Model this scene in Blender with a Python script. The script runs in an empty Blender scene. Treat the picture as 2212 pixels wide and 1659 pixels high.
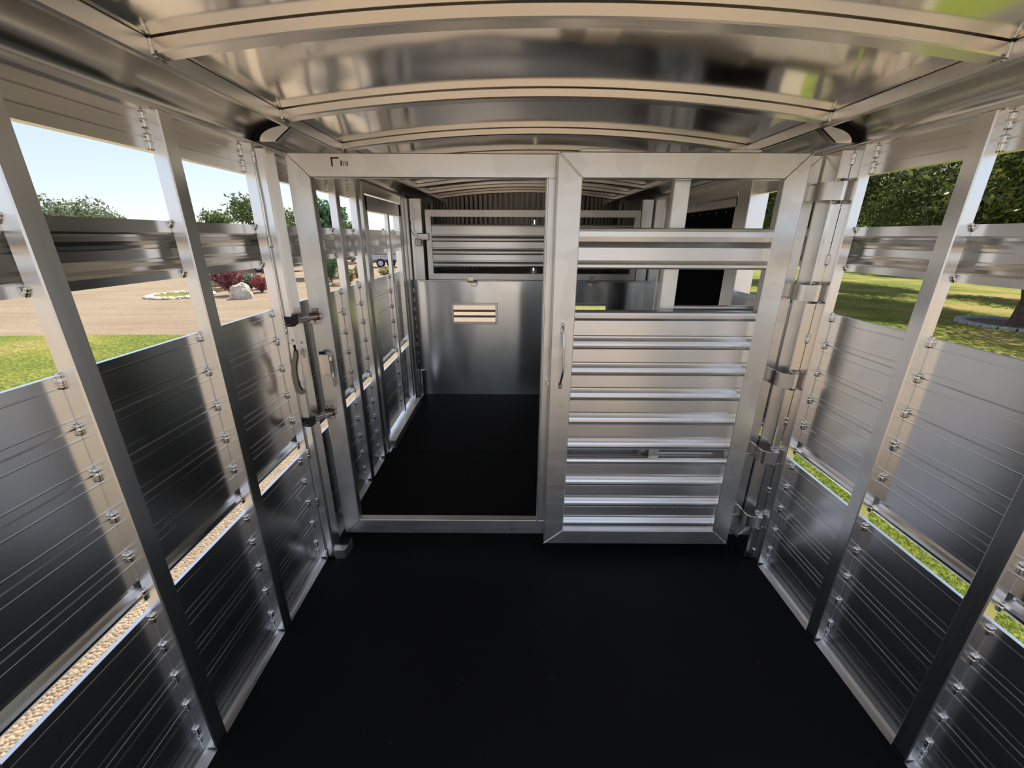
import bpy, bmesh, math, random
import numpy as np
from mathutils import Matrix, Vector, noise

# ------------------------------------------------------------------ camera
SC = bpy.context.scene
COL = SC.collection
IW, IH, FPX = 2212, 1659, 887.193
MCAM = np.array([[9.99987249e-01, -5.03047844e-03, 4.42673049e-04],
                 [2.12095338e-03, 3.38822303e-01, -9.40847994e-01],
                 [4.58292804e-03, 9.40836937e-01, 3.38828652e-01]])
CAM = np.array([0.0, 0.0, 1.5])
cd = bpy.data.cameras.new('camera'); cam = bpy.data.objects.new('camera', cd); COL.objects.link(cam)
cd.sensor_width = 36.0; cd.lens = FPX / IW * 36.0; cd.clip_start = 0.02; cd.clip_end = 500
mw = Matrix([[float(v) for v in r] + [0] for r in MCAM] + [[0, 0, 0, 1]])
mw.translation = Vector(CAM); cam.matrix_world = mw
SC.camera = cam

# ------------------------------------------------------------------ sky, sun, exposure
SUN_EL, SUN_AZ = math.radians(50), math.radians(3.0)      # azimuth from +Y towards +X
world = bpy.data.worlds.new('sky'); SC.world = world; world.use_nodes = True
wn = world.node_tree; wn.nodes.clear()
wo = wn.nodes.new('ShaderNodeOutputWorld'); bg = wn.nodes.new('ShaderNodeBackground')
sk = wn.nodes.new('ShaderNodeTexSky'); sk.sky_type = 'NISHITA'
sk.sun_disc = False; sk.sun_elevation = SUN_EL; sk.sun_rotation = SUN_AZ
sk.air_density = 1.0; sk.dust_density = 0.5; sk.ozone_density = 1.0; sk.altitude = 300
bg.inputs['Strength'].default_value = 0.060
hz = wn.nodes.new('ShaderNodeMix'); hz.data_type = 'RGBA'; hz.inputs['Factor'].default_value = .5     # thin even haze over the whole sky
hz.inputs['B'].default_value = (6.5, 7.1, 8.9, 1)
wn.links.new(sk.outputs[0], hz.inputs['A']); wn.links.new(hz.outputs['Result'], bg.inputs[0]); wn.links.new(bg.outputs[0], wo.inputs[0])
sd = bpy.data.lights.new('sun', 'SUN'); sun = bpy.data.objects.new('sun', sd); COL.objects.link(sun)
sd.energy = 3.3; sd.angle = math.radians(0.6); sd.color = (1.0, 0.95, 0.86)
sdir = Vector((math.sin(SUN_AZ) * math.cos(SUN_EL), math.cos(SUN_AZ) * math.cos(SUN_EL), math.sin(SUN_EL)))
sun.rotation_euler = sdir.to_track_quat('Z', 'Y').to_euler()
sun.location = (0, 20, 30)
vs = SC.view_settings
vs.view_transform = 'Standard'; vs.look = 'None'; vs.gamma = 1.0; vs.use_curve_mapping = False
vs.exposure = 1.2
SC.cycles.max_bounces = 14; SC.cycles.glossy_bounces = 10; SC.cycles.diffuse_bounces = 4
SC.cycles.sample_clamp_indirect = 4.0; SC.cycles.caustics_reflective = False

# ------------------------------------------------------------------ helpers
def link(o): COL.objects.link(o); return o
def root_loc(o): return o.location.copy()
def attach(o, parent):
    """parent o to parent, keeping world coordinates (parents are only translated)."""
    if parent is not None:
        p = Vector((0, 0, 0)); q = parent
        while q is not None:
            p += q.location if q.parent is None else Vector((0, 0, 0)); q = q.parent
        o.parent = parent
        o.matrix_parent_inverse = Matrix.Translation(-p) if parent.parent is None else Matrix.Identity(4)
        if parent.parent is not None:
            # sub-part: the parent's world matrix is its own location (baked meshes sit at the origin)
            o.matrix_parent_inverse = (Matrix.Translation(parent.location) @ parent.rotation_euler.to_matrix().to_4x4()
                                       @ Matrix.Diagonal((*parent.scale, 1))).inverted()
        else:
            o.matrix_parent_inverse = (Matrix.Translation(parent.location) @ parent.rotation_euler.to_matrix().to_4x4()).inverted()
    return o
def tag(o, label=None, cat=None, group=None, kind=None):
    if label: o['label'] = label
    if cat: o['category'] = cat
    if group: o['group'] = group
    if kind: o['kind'] = kind
    return o
def empty(name, loc, label, cat, group=None, kind=None):
    o = bpy.data.objects.new(name, None); o.location = loc; link(o); o.empty_display_size = 0.1
    return tag(o, label, cat, group, kind)

class MB:
    def __init__(s): s.v = []; s.f = []; s.sm = []
    def add(s, vs, fs, smooth=False):
        b = len(s.v); s.v += [tuple(p) for p in vs]
        for f in fs: s.f.append([b + i for i in f]); s.sm.append(smooth)
        return s
    def box(s, x0, x1, y0, y1, z0, z1, c=0.0):
        x0, x1 = min(x0, x1), max(x0, x1); y0, y1 = min(y0, y1), max(y0, y1); z0, z1 = min(z0, z1), max(z0, z1)
        if c <= 0:
            vs_ = [(x, y, z) for x in (x0, x1) for y in (y0, y1) for z in (z0, z1)]
            return s.add(vs_, [(0, 1, 3, 2), (4, 6, 7, 5), (0, 4, 5, 1), (2, 3, 7, 6), (0, 2, 6, 4), (1, 5, 7, 3)])
        c = min(c, (x1 - x0) * .45, (y1 - y0) * .45, (z1 - z0) * .45)
        V = {}; L = []
        for i, (x, sx) in enumerate(((x0, 1), (x1, -1))):
            for j, (y, sy) in enumerate(((y0, 1), (y1, -1))):
                for k, (z, sz) in enumerate(((z0, 1), (z1, -1))):
                    for a in range(3):
                        p = [x + sx * c, y + sy * c, z + sz * c]; p[a] = (x, y, z)[a]
                        V[i, j, k, a] = len(L); L.append(tuple(p))
        F = []
        for i in (0, 1):
            q = [V[i, 0, 0, 0], V[i, 1, 0, 0], V[i, 1, 1, 0], V[i, 0, 1, 0]]; F.append(q if i else q[::-1])
            q = [V[0, i, 0, 1], V[1, i, 0, 1], V[1, i, 1, 1], V[0, i, 1, 1]]; F.append(q[::-1] if i else q)
            q = [V[0, 0, i, 2], V[1, 0, i, 2], V[1, 1, i, 2], V[0, 1, i, 2]]; F.append(q if i else q[::-1])
        for i in (0, 1):
            for j in (0, 1):
                F.append([V[i, j, 0, 0], V[i, j, 1, 0], V[i, j, 1, 1], V[i, j, 0, 1]])
                F.append([V[i, 0, j, 0], V[i, 1, j, 0], V[i, 1, j, 2], V[i, 0, j, 2]])
                F.append([V[0, i, j, 1], V[1, i, j, 1], V[1, i, j, 2], V[0, i, j, 2]])
                for k in (0, 1): F.append([V[i, j, k, 0], V[i, j, k, 1], V[i, j, k, 2]])
        return s.add(L, F)
    def prism(s, pts, mp, a, b, smooth=False, caps=True):
        """closed 2-D outline pts swept from a to b; mp(p, t) gives a 3-D point."""
        n = len(pts)
        vs_ = [mp(p, a) for p in pts] + [mp(p, b) for p in pts]
        fs = [(i, (i + 1) % n, n + (i + 1) % n, n + i) for i in range(n)]
        s.add(vs_, fs, smooth)
        if caps: s.add(vs_[:n], [list(range(n))]); s.add(vs_[n:], [list(range(n))])
        return s
    def tube(s, pts, r, n=8, smooth=True, caps=True):
        pts = [Vector(p) for p in pts]; rs = r if isinstance(r, (list, tuple)) else [r] * len(pts)
        rings = []; up = Vector((0.13, 0.31, 0.94))
        for i, p in enumerate(pts):
            t = (pts[min(i + 1, len(pts) - 1)] - pts[max(i - 1, 0)]).normalized()
            if abs(t.dot(up)) > .97: up = Vector((1, .1, 0))
            u = t.cross(up).normalized(); w = t.cross(u)
            rings.append([p + (u * math.cos(k * 2 * math.pi / n) + w * math.sin(k * 2 * math.pi / n)) * rs[i] for k in range(n)])
        vs_ = [q for R in rings for q in R]
        fs = [(i * n + k, i * n + (k + 1) % n, (i + 1) * n + (k + 1) % n, (i + 1) * n + k) for i in range(len(pts) - 1) for k in range(n)]
        s.add(vs_, fs, smooth)
        if caps: s.add(rings[0], [list(range(n))]); s.add(rings[-1], [list(range(n))])
        return s
    def mesh(s, name):
        m = bpy.data.meshes.new(name); m.from_pydata(s.v, [], s.f)
        m.polygons.foreach_set('use_smooth', s.sm)
        bm = bmesh.new(); bm.from_mesh(m); bmesh.ops.recalc_face_normals(bm, faces=bm.faces); bm.to_mesh(m); bm.free()
        m.update(); return m
    def build(s, name, mat, parent=None, **kw):
        m = s.mesh(name); m.materials.append(mat)
        o = bpy.data.objects.new(name, m); link(o); attach(o, parent); tag(o, **kw); return o
def inst(name, mesh, loc, parent, rot=(0, 0, 0), scale=(1, 1, 1)):
    o = bpy.data.objects.new(name, mesh); link(o); o.location = loc; o.rotation_euler = rot; o.scale = scale
    attach(o, parent); return o
def big_mesh(name, V, F, mat, parent=None, smooth=False, **kw):
    """V (n,3), F (m,3 or 4) numpy arrays."""
    m = bpy.data.meshes.new(name); k = F.shape[1]
    m.vertices.add(len(V)); m.vertices.foreach_set('co', np.asarray(V, np.float32).ravel())
    m.loops.add(F.size); m.loops.foreach_set('vertex_index', F.astype(np.int32).ravel())
    m.polygons.add(len(F)); m.polygons.foreach_set('loop_start', (np.arange(len(F)) * k).astype(np.int32))
    m.polygons.foreach_set('loop_total', np.full(len(F), k, np.int32))
    m.polygons.foreach_set('use_smooth', np.full(len(F), smooth)); m.update(calc_edges=True); m.validate()
    m.materials.append(mat); o = bpy.data.objects.new(name, m); link(o); attach(o, parent); tag(o, **kw); return o

# ------------------------------------------------------------------ materials
def newmat(name):
    m = bpy.data.materials.new(name); m.use_nodes = True
    nt = m.node_tree; b = nt.nodes['Principled BSDF']; return m, nt, b
def N(nt, t, **kw):
    n = nt.nodes.new(t)
    for k, v in kw.items(): setattr(n, k, v)
    return n
def alu(name, col=(.80, .79, .77), rough=.25, dr=.08, streak=(3, .6, 90), bump=0.0, tint=.05, blotch=1.2, aniso=0.0, tdir=(.12, .12, 1), stain=0.0):
    m, nt, b = newmat(name)
    b.inputs['Metallic'].default_value = 1.0
    tc = N(nt, 'ShaderNodeTexCoord'); mp = N(nt, 'ShaderNodeMapping'); mp.inputs['Scale'].default_value = streak
    nt.links.new(tc.outputs['Object'], mp.inputs[0])
    ns = N(nt, 'ShaderNodeTexNoise'); ns.inputs['Scale'].default_value = 1.0; ns.inputs['Detail'].default_value = 5
    nt.links.new(mp.outputs[0], ns.inputs['Vector'])
    n2 = N(nt, 'ShaderNodeTexNoise'); n2.inputs['Scale'].default_value = blotch; n2.inputs['Detail'].default_value = 3
    nt.links.new(tc.outputs['Object'], n2.inputs['Vector'])
    mr = N(nt, 'ShaderNodeMapRange'); mr.inputs[1].default_value = .3; mr.inputs[2].default_value = .7
    mr.inputs[3].default_value = rough - dr; mr.inputs[4].default_value = rough + dr
    ad = N(nt, 'ShaderNodeMath', operation='ADD'); ad.inputs[1].default_value = 0
    hf = N(nt, 'ShaderNodeMath', operation='MULTIPLY'); hf.inputs[1].default_value = .5
    nt.links.new(ns.outputs['Fac'], ad.inputs[0]); nt.links.new(n2.outputs['Fac'], ad.inputs[1])
    nt.links.new(ad.outputs[0], hf.inputs[0]); nt.links.new(hf.outputs[0], mr.inputs[0]); nt.links.new(mr.outputs[0], b.inputs['Roughness'])
    cr = N(nt, 'ShaderNodeMapRange'); cr.inputs[1].default_value = .3; cr.inputs[2].default_value = .7
    cr.inputs[3].default_value = 1 - tint; cr.inputs[4].default_value = 1 + tint
    nt.links.new(hf.outputs[0], cr.inputs[0])
    mx = N(nt, 'ShaderNodeVectorMath', operation='SCALE'); mx.inputs[0].default_value = col
    nt.links.new(cr.outputs[0], mx.inputs['Scale']); nt.links.new(mx.outputs[0], b.inputs['Base Color'])
    if stain:
        n4 = N(nt, 'ShaderNodeTexNoise'); n4.inputs['Scale'].default_value = 5.5; n4.inputs['Detail'].default_value = 1
        nt.links.new(tc.outputs['Object'], n4.inputs['Vector'])
        r4 = N(nt, 'ShaderNodeMapRange'); r4.inputs[1].default_value = .53; r4.inputs[2].default_value = .545; r4.inputs[3].default_value = 1; r4.inputs[4].default_value = 1 - stain
        nt.links.new(n4.outputs['Fac'], r4.inputs[0])
        m4 = N(nt, 'ShaderNodeVectorMath', operation='SCALE'); nt.links.new(mx.outputs[0], m4.inputs[0]); nt.links.new(r4.outputs[0], m4.inputs['Scale'])
        nt.links.new(m4.outputs[0], b.inputs['Base Color'])
    if aniso:
        b.inputs['Anisotropic'].default_value = aniso
        tv = N(nt, 'ShaderNodeCombineXYZ')
        for q in range(3): tv.inputs[q].default_value = tdir[q]
        nt.links.new(tv.outputs[0], b.inputs['Tangent'])
    if bump:
        bp = N(nt, 'ShaderNodeBump'); bp.inputs['Strength'].default_value = bump; bp.inputs['Distance'].default_value = .002
        nt.links.new(ns.outputs['Fac'], bp.inputs['Height']); nt.links.new(bp.outputs[0], b.inputs['Normal'])
    return m
def plain(name, col, rough=.6, metal=0.0, spec=.5, var=.15, scale=8.0, bump=0.0, bscale=None, trans=0.0):
    m, nt, b = newmat(name)
    b.inputs['Roughness'].default_value = rough; b.inputs['Metallic'].default_value = metal
    b.inputs['Specular IOR Level'].default_value = spec
    tc = N(nt, 'ShaderNodeTexCoord'); ns = N(nt, 'ShaderNodeTexNoise'); ns.inputs['Scale'].default_value = scale; ns.inputs['Detail'].default_value = 6
    nt.links.new(tc.outputs['Object'], ns.inputs['Vector'])
    mr = N(nt, 'ShaderNodeMapRange'); mr.inputs[1].default_value = .3; mr.inputs[2].default_value = .7
    mr.inputs[3].default_value = 1 - var; mr.inputs[4].default_value = 1 + var
    nt.links.new(ns.outputs['Fac'], mr.inputs[0])
    mx = N(nt, 'ShaderNodeVectorMath', operation='SCALE'); mx.inputs[0].default_value = col
    nt.links.new(mr.outputs[0], mx.inputs['Scale']); nt.links.new(mx.outputs[0], b.inputs['Base Color'])
    if bump:
        n2 = N(nt, 'ShaderNodeTexNoise'); n2.inputs['Scale'].default_value = bscale or scale * 4; n2.inputs['Detail'].default_value = 8
        nt.links.new(tc.outputs['Object'], n2.inputs['Vector'])
        bp = N(nt, 'ShaderNodeBump'); bp.inputs['Strength'].default_value = bump; bp.inputs['Distance'].default_value = .02
        nt.links.new(n2.outputs['Fac'], bp.inputs['Height']); nt.links.new(bp.outputs[0], b.inputs['Normal'])
    return m
def leafmat(name, c1, c2, trans=.35):
    m, nt, b = newmat(name)
    g = N(nt, 'ShaderNodeNewGeometry'); r = N(nt, 'ShaderNodeValToRGB')
    r.color_ramp.elements[0].color = (*c1, 1); r.color_ramp.elements[1].color = (*c2, 1)
    nt.links.new(g.outputs['Random Per Island'], r.inputs[0]); nt.links.new(r.outputs[0], b.inputs['Base Color'])
    b.inputs['Roughness'].default_value = .5
    t = N(nt, 'ShaderNodeBsdfTranslucent'); nt.links.new(r.outputs[0], t.inputs[0])
    mx = N(nt, 'ShaderNodeMixShader'); mx.inputs[0].default_value = trans
    nt.links.new(b.outputs[0], mx.inputs[1]); nt.links.new(t.outputs[0], mx.inputs[2])
    nt.links.new(mx.outputs[0], nt.nodes['Material Output'].inputs[0]); return m

A_PLANK = alu('extruded_plank', (.92, .925, .93), .24, .012, (2, .5, 30), tint=.02, aniso=.7)
A_POST = alu('post_alloy', (.92, .915, .90), .30, .06, (60, 60, .8), tint=.04)
A_GATE = alu('gate_tube', (.95, .935, .90), .40, .05, (5, 5, 40), tint=.03, blotch=3, stain=.07)
A_DOORSLAT = alu('door_slat', (.96, .96, .955), .29, .03, (.6, 3, 60), tint=.03, aniso=.7)
A_ROOF = alu('roof_sheet', (.92, .895, .86), .13, .03, (1, 1, 1), tint=.03)
A_COVE = alu('cove_sheet', (.84, .83, .80), .24, .05, (3, .6, 3), tint=.05)
A_BOW = alu('bow_alloy', (.94, .915, .87), .30, .06, (.7, 40, 40), tint=.04)
A_SHEET = alu('polished_sheet', (.93, .93, .93), .22, .04, (2, 2, 3), tint=.03, aniso=.75)
A_HEAD = alu('header_alloy', (.88, .87, .85), .26, .06, (2, .5, 160), tint=.04)
A_CURB = alu('curb_alloy', (.80, .795, .78), .34, .07, (20, .6, 20), tint=.05)
A_WELD = alu('weld_bead', (.88, .87, .85), .22, .08, (300, 300, 300), tint=.12)
A_HINGE = alu('hinge_alloy', (.88, .86, .83), .22, .06, (80, 80, 2), tint=.04)
STEEL = alu('zinc_steel', (.62, .60, .57), .28, .1, (60, 60, 60), tint=.15)
DARKSTEEL = alu('hook_steel', (.30, .28, .25), .38, .08, (60, 60, 60), tint=.1)
RUST = plain('rusty_steel', (.20, .10, .07), .55, .7, var=.5, scale=120)
RUBBER = plain('black_rubber', (.010, .010, .011), .6, spec=.3)
BLACK = plain('black_coating', (.012, .012, .012), .45)
BLACKDOOR = plain('black_lining', (.006, .006, .006), .8, spec=.15)
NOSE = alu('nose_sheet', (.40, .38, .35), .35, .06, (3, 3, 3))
# rubber mat with dust specks
m, nt, b = newmat('rubber_mat'); MAT = m
b.inputs['Roughness'].default_value = .62; b.inputs['Specular IOR Level'].default_value = .28
tc = N(nt, 'ShaderNodeTexCoord')
n1 = N(nt, 'ShaderNodeTexNoise'); n1.inputs['Scale'].default_value = 2.2; n1.inputs['Detail'].default_value = 5
vo = N(nt, 'ShaderNodeTexVoronoi'); vo.inputs['Scale'].default_value = 9
nt.links.new(tc.outputs['Object'], n1.inputs['Vector']); nt.links.new(tc.outputs['Object'], vo.inputs['Vector'])
lt = N(nt, 'ShaderNodeMath', operation='LESS_THAN'); lt.inputs[1].default_value = .022
nt.links.new(vo.outputs['Distance'], lt.inputs[0])
rp = N(nt, 'ShaderNodeValToRGB'); rp.color_ramp.elements[0].position = .35; rp.color_ramp.elements[1].position = .75
rp.color_ramp.elements[0].color = (.006, .006, .0064, 1); rp.color_ramp.elements[1].color = (.011, .0108, .0105, 1)
nt.links.new(n1.outputs['Fac'], rp.inputs[0])
mc = N(nt, 'ShaderNodeMix', data_type='RGBA'); mc.inputs['B'].default_value = (.16, .15, .14, 1)
nt.links.new(lt.outputs[0], mc.inputs['Factor']); nt.links.new(rp.outputs[0], mc.inputs['A']); nt.links.new(mc.outputs['Result'], b.inputs['Base Color'])
# gravel
m, nt, b = newmat('gravel'); GRAVEL = m
b.inputs['Roughness'].default_value = .9; b.inputs['Specular IOR Level'].default_value = .15
tc = N(nt, 'ShaderNodeTexCoord')
vo = N(nt, 'ShaderNodeTexVoronoi'); vo.inputs['Scale'].default_value = 62
n1 = N(nt, 'ShaderNodeTexNoise'); n1.inputs['Scale'].default_value = .35; n1.inputs['Detail'].default_value = 6
mpz = N(nt, 'ShaderNodeMapping'); mpz.inputs['Scale'].default_value = (.25, 2.2, 1); mpz.inputs['Rotation'].default_value = (0, 0, .18)
n2 = N(nt, 'ShaderNodeTexNoise'); n2.inputs['Scale'].default_value = 1.0; n2.inputs['Detail'].default_value = 5
nt.links.new(tc.outputs['Object'], mpz.inputs[0]); nt.links.new(mpz.outputs[0], n2.inputs['Vector'])
for q in (vo, n1): nt.links.new(tc.outputs['Object'], q.inputs['Vector'])
r1 = N(nt, 'ShaderNodeValToRGB')
for e, p, c in zip(r1.color_ramp.elements, (.35, .7), ((.33, .252, .168, 1), (.475, .372, .258, 1))): e.position = p; e.color = c
s1 = N(nt, 'ShaderNodeMath', operation='ADD'); s2 = N(nt, 'ShaderNodeMath', operation='MULTIPLY'); s2.inputs[1].default_value = .5
nt.links.new(n1.outputs['Fac'], s1.inputs[0]); nt.links.new(n2.outputs['Fac'], s1.inputs[1]); nt.links.new(s1.outputs[0], s2.inputs[0]); nt.links.new(s2.outputs[0], r1.inputs[0])
hs = N(nt, 'ShaderNodeMix', data_type='RGBA', blend_type='MULTIPLY'); hs.inputs['Factor'].default_value = .55
vr = N(nt, 'ShaderNodeValToRGB'); vr.color_ramp.elements[0].color = (.45, .42, .40, 1); vr.color_ramp.elements[1].color = (1.25, 1.2, 1.15, 1)
sp = N(nt, 'ShaderNodeSeparateColor'); nt.links.new(vo.outputs['Color'], sp.inputs[0]); nt.links.new(sp.outputs[0], vr.inputs[0])
nt.links.new(r1.outputs[0], hs.inputs['A']); nt.links.new(vr.outputs[0], hs.inputs['B']); nt.links.new(hs.outputs['Result'], b.inputs['Base Color'])
bp = N(nt, 'ShaderNodeBump'); bp.inputs['Strength'].default_value = .8; bp.inputs['Distance'].default_value = .02
nt.links.new(vo.outputs['Distance'], bp.inputs['Height']); bp.invert = True; nt.links.new(bp.outputs[0], b.inputs['Normal'])
# lawn
m, nt, b = newmat('lawn'); LAWN = m
b.inputs['Roughness'].default_value = .9; b.inputs['Specular IOR Level'].default_value = .1
tc = N(nt, 'ShaderNodeTexCoord')
n1 = N(nt, 'ShaderNodeTexNoise'); n1.inputs['Scale'].default_value = .45; n1.inputs['Detail'].default_value = 5
n2 = N(nt, 'ShaderNodeTexNoise'); n2.inputs['Scale'].default_value = 22; n2.inputs['Detail'].default_value = 8
for q in (n1, n2): nt.links.new(tc.outputs['Object'], q.inputs['Vector'])
r1 = N(nt, 'ShaderNodeValToRGB'); r1.color_ramp.elements.new(.5)
for e, p, c in zip(r1.color_ramp.elements, (.38, .52, .66), ((.165, .205, .038, 1), (.27, .275, .06, 1), (.42, .325, .13, 1))): e.position = p; e.color = c
r2 = N(nt, 'ShaderNodeValToRGB')
for e, p, c in zip(r2.color_ramp.elements, (.35, .65), ((.5, .5, .45, 1), (1.25, 1.25, 1.1, 1))): e.position = p; e.color = c
mu = N(nt, 'ShaderNodeMix', data_type='RGBA', blend_type='MULTIPLY'); mu.inputs['Factor'].default_value = 1
nt.links.new(n1.outputs['Fac'], r1.inputs[0]); nt.links.new(n2.outputs['Fac'], r2.inputs[0])
nt.links.new(r1.outputs[0], mu.inputs['A']); nt.links.new(r2.outputs[0], mu.inputs['B']); nt.links.new(mu.outputs['Result'], b.inputs['Base Color'])
bp = N(nt, 'ShaderNodeBump'); bp.inputs['Strength'].default_value = 1; bp.inputs['Distance'].default_value = .05
nt.links.new(n2.outputs['Fac'], bp.inputs['Height']); nt.links.new(bp.outputs[0], b.inputs['Normal'])
BARK = plain('bark', (.11, .075, .05), .9, var=.4, scale=9, bump=.8)
STONE = plain('pale_stone', (.62, .54, .43), .85, var=.3, scale=5, bump=.7)
STONE_T = plain('tan_stone', (.42, .31, .21), .85, var=.3, scale=4, bump=.6)
EDGING = plain('grey_edging_block', (.36, .35, .34), .85, var=.25, scale=9, bump=.4)
MULCH = plain('mulch', (.20, .14, .10), .95, var=.5, scale=14, bump=1.0)
LEAF_DK = leafmat('leaf_dark', (.03, .06, .015), (.19, .21, .055), .42)
LEAF_MD = leafmat('leaf_mid', (.07, .12, .03), (.20, .25, .08))
LEAF_GY = leafmat('leaf_grey_green', (.10, .14, .07), (.26, .30, .16))
LEAF_PU = leafmat('leaf_purple', (.13, .03, .05), (.36, .13, .16), .25)
LEAF_RD = leafmat('leaf_red', (.22, .04, .05), (.45, .14, .13), .25)
LEAF_GN = leafmat('leaf_green', (.05, .14, .06), (.22, .36, .18))
LEAF_ST = leafmat('straw_blade', (.28, .27, .10), (.55, .48, .24))
BLADE = leafmat('grass_blade', (.16, .26, .03), (.42, .46, .09), .4)
WHITE = plain('white_paint', (.72, .73, .76), .4, var=.06)
GREYP = plain('grey_paint', (.20, .21, .23), .5)
TYRE = plain('tyre_rubber', (.02, .02, .02), .8)

# ------------------------------------------------------------------ shared small meshes
def weld_mesh(name, ln, r, n=5, sides=6):
    mb = MB(); pts = []; rs = []
    for k in range(n):
        z0 = -ln / 2 + ln * k / n
        pts += [(0, 0, z0 + ln / n * .1), (0, 0, z0 + ln / n * .6)]; rs += [r * .72, r * (1.0 + .12 * ((k * 7) % 3 - 1))]
    pts = [(0, 0, -ln / 2 - r * .3)] + pts + [(0, 0, ln / 2 + r * .3)]; rs = [r * .4] + rs + [r * .45]
    mb.tube(pts, rs, sides); m = mb.mesh(name); m.materials.append(A_WELD); return m
W_SHORT = weld_mesh('weld_bead', .029, .0078)
W_LONG = weld_mesh('weld_bead_long', .055, .007, 8)
W_MED = weld_mesh('weld_bead_medium', .036, .0065, 6)
mb = MB(); mb.tube([(0, 0, 0), (0, .004, 0), (0, .006, 0)], [.009, .009, .006], 8); BOLT = mb.mesh('bolt'); BOLT.materials.append(STEEL)
mb = MB(); mb.tube([(0, 0, 0), (0, .003, 0)], [.005, .003], 6); SCREW = mb.mesh('screw'); SCREW.materials.append(STEEL)

# ------------------------------------------------------------------ trailer dimensions (metres)
XL, XR = -.945, 1.235           # inner faces of the plank walls
MXL, MXR = -.905, 1.195         # mat edges = post faces
Y_REAR, Y_BULK = -.12, 3.86
JOINTS_UP = [1.222, 1.101, .985, .868, .750, .615]
JOINTS_LO = [.572, .443, .325, .207, .092]
random.seed(4)

# ---- floor
fl = MB().box(-.99, 1.28, Y_REAR, Y_BULK + .03, -.09, -.022, 0).build('floor', A_CURB, None, label='aluminium trailer floor deck under the black mats', cat='floor', kind='structure')
MB().box(MXL, MXR, Y_REAR + .02, 2.672, -.024, 0, .003).build('rubber_mat', MAT, None, label='wide black rubber mat covering the floor on this side of and under the gate', cat='mat', group='rubber floor mats')
MB().box(MXL + .01, MXR, 2.677, Y_BULK - .004, -.024, -.001, .003).build('rubber_mat', MAT, None, label='black rubber mat in front of the vented bulkhead', cat='mat', group='rubber floor mats')

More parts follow.
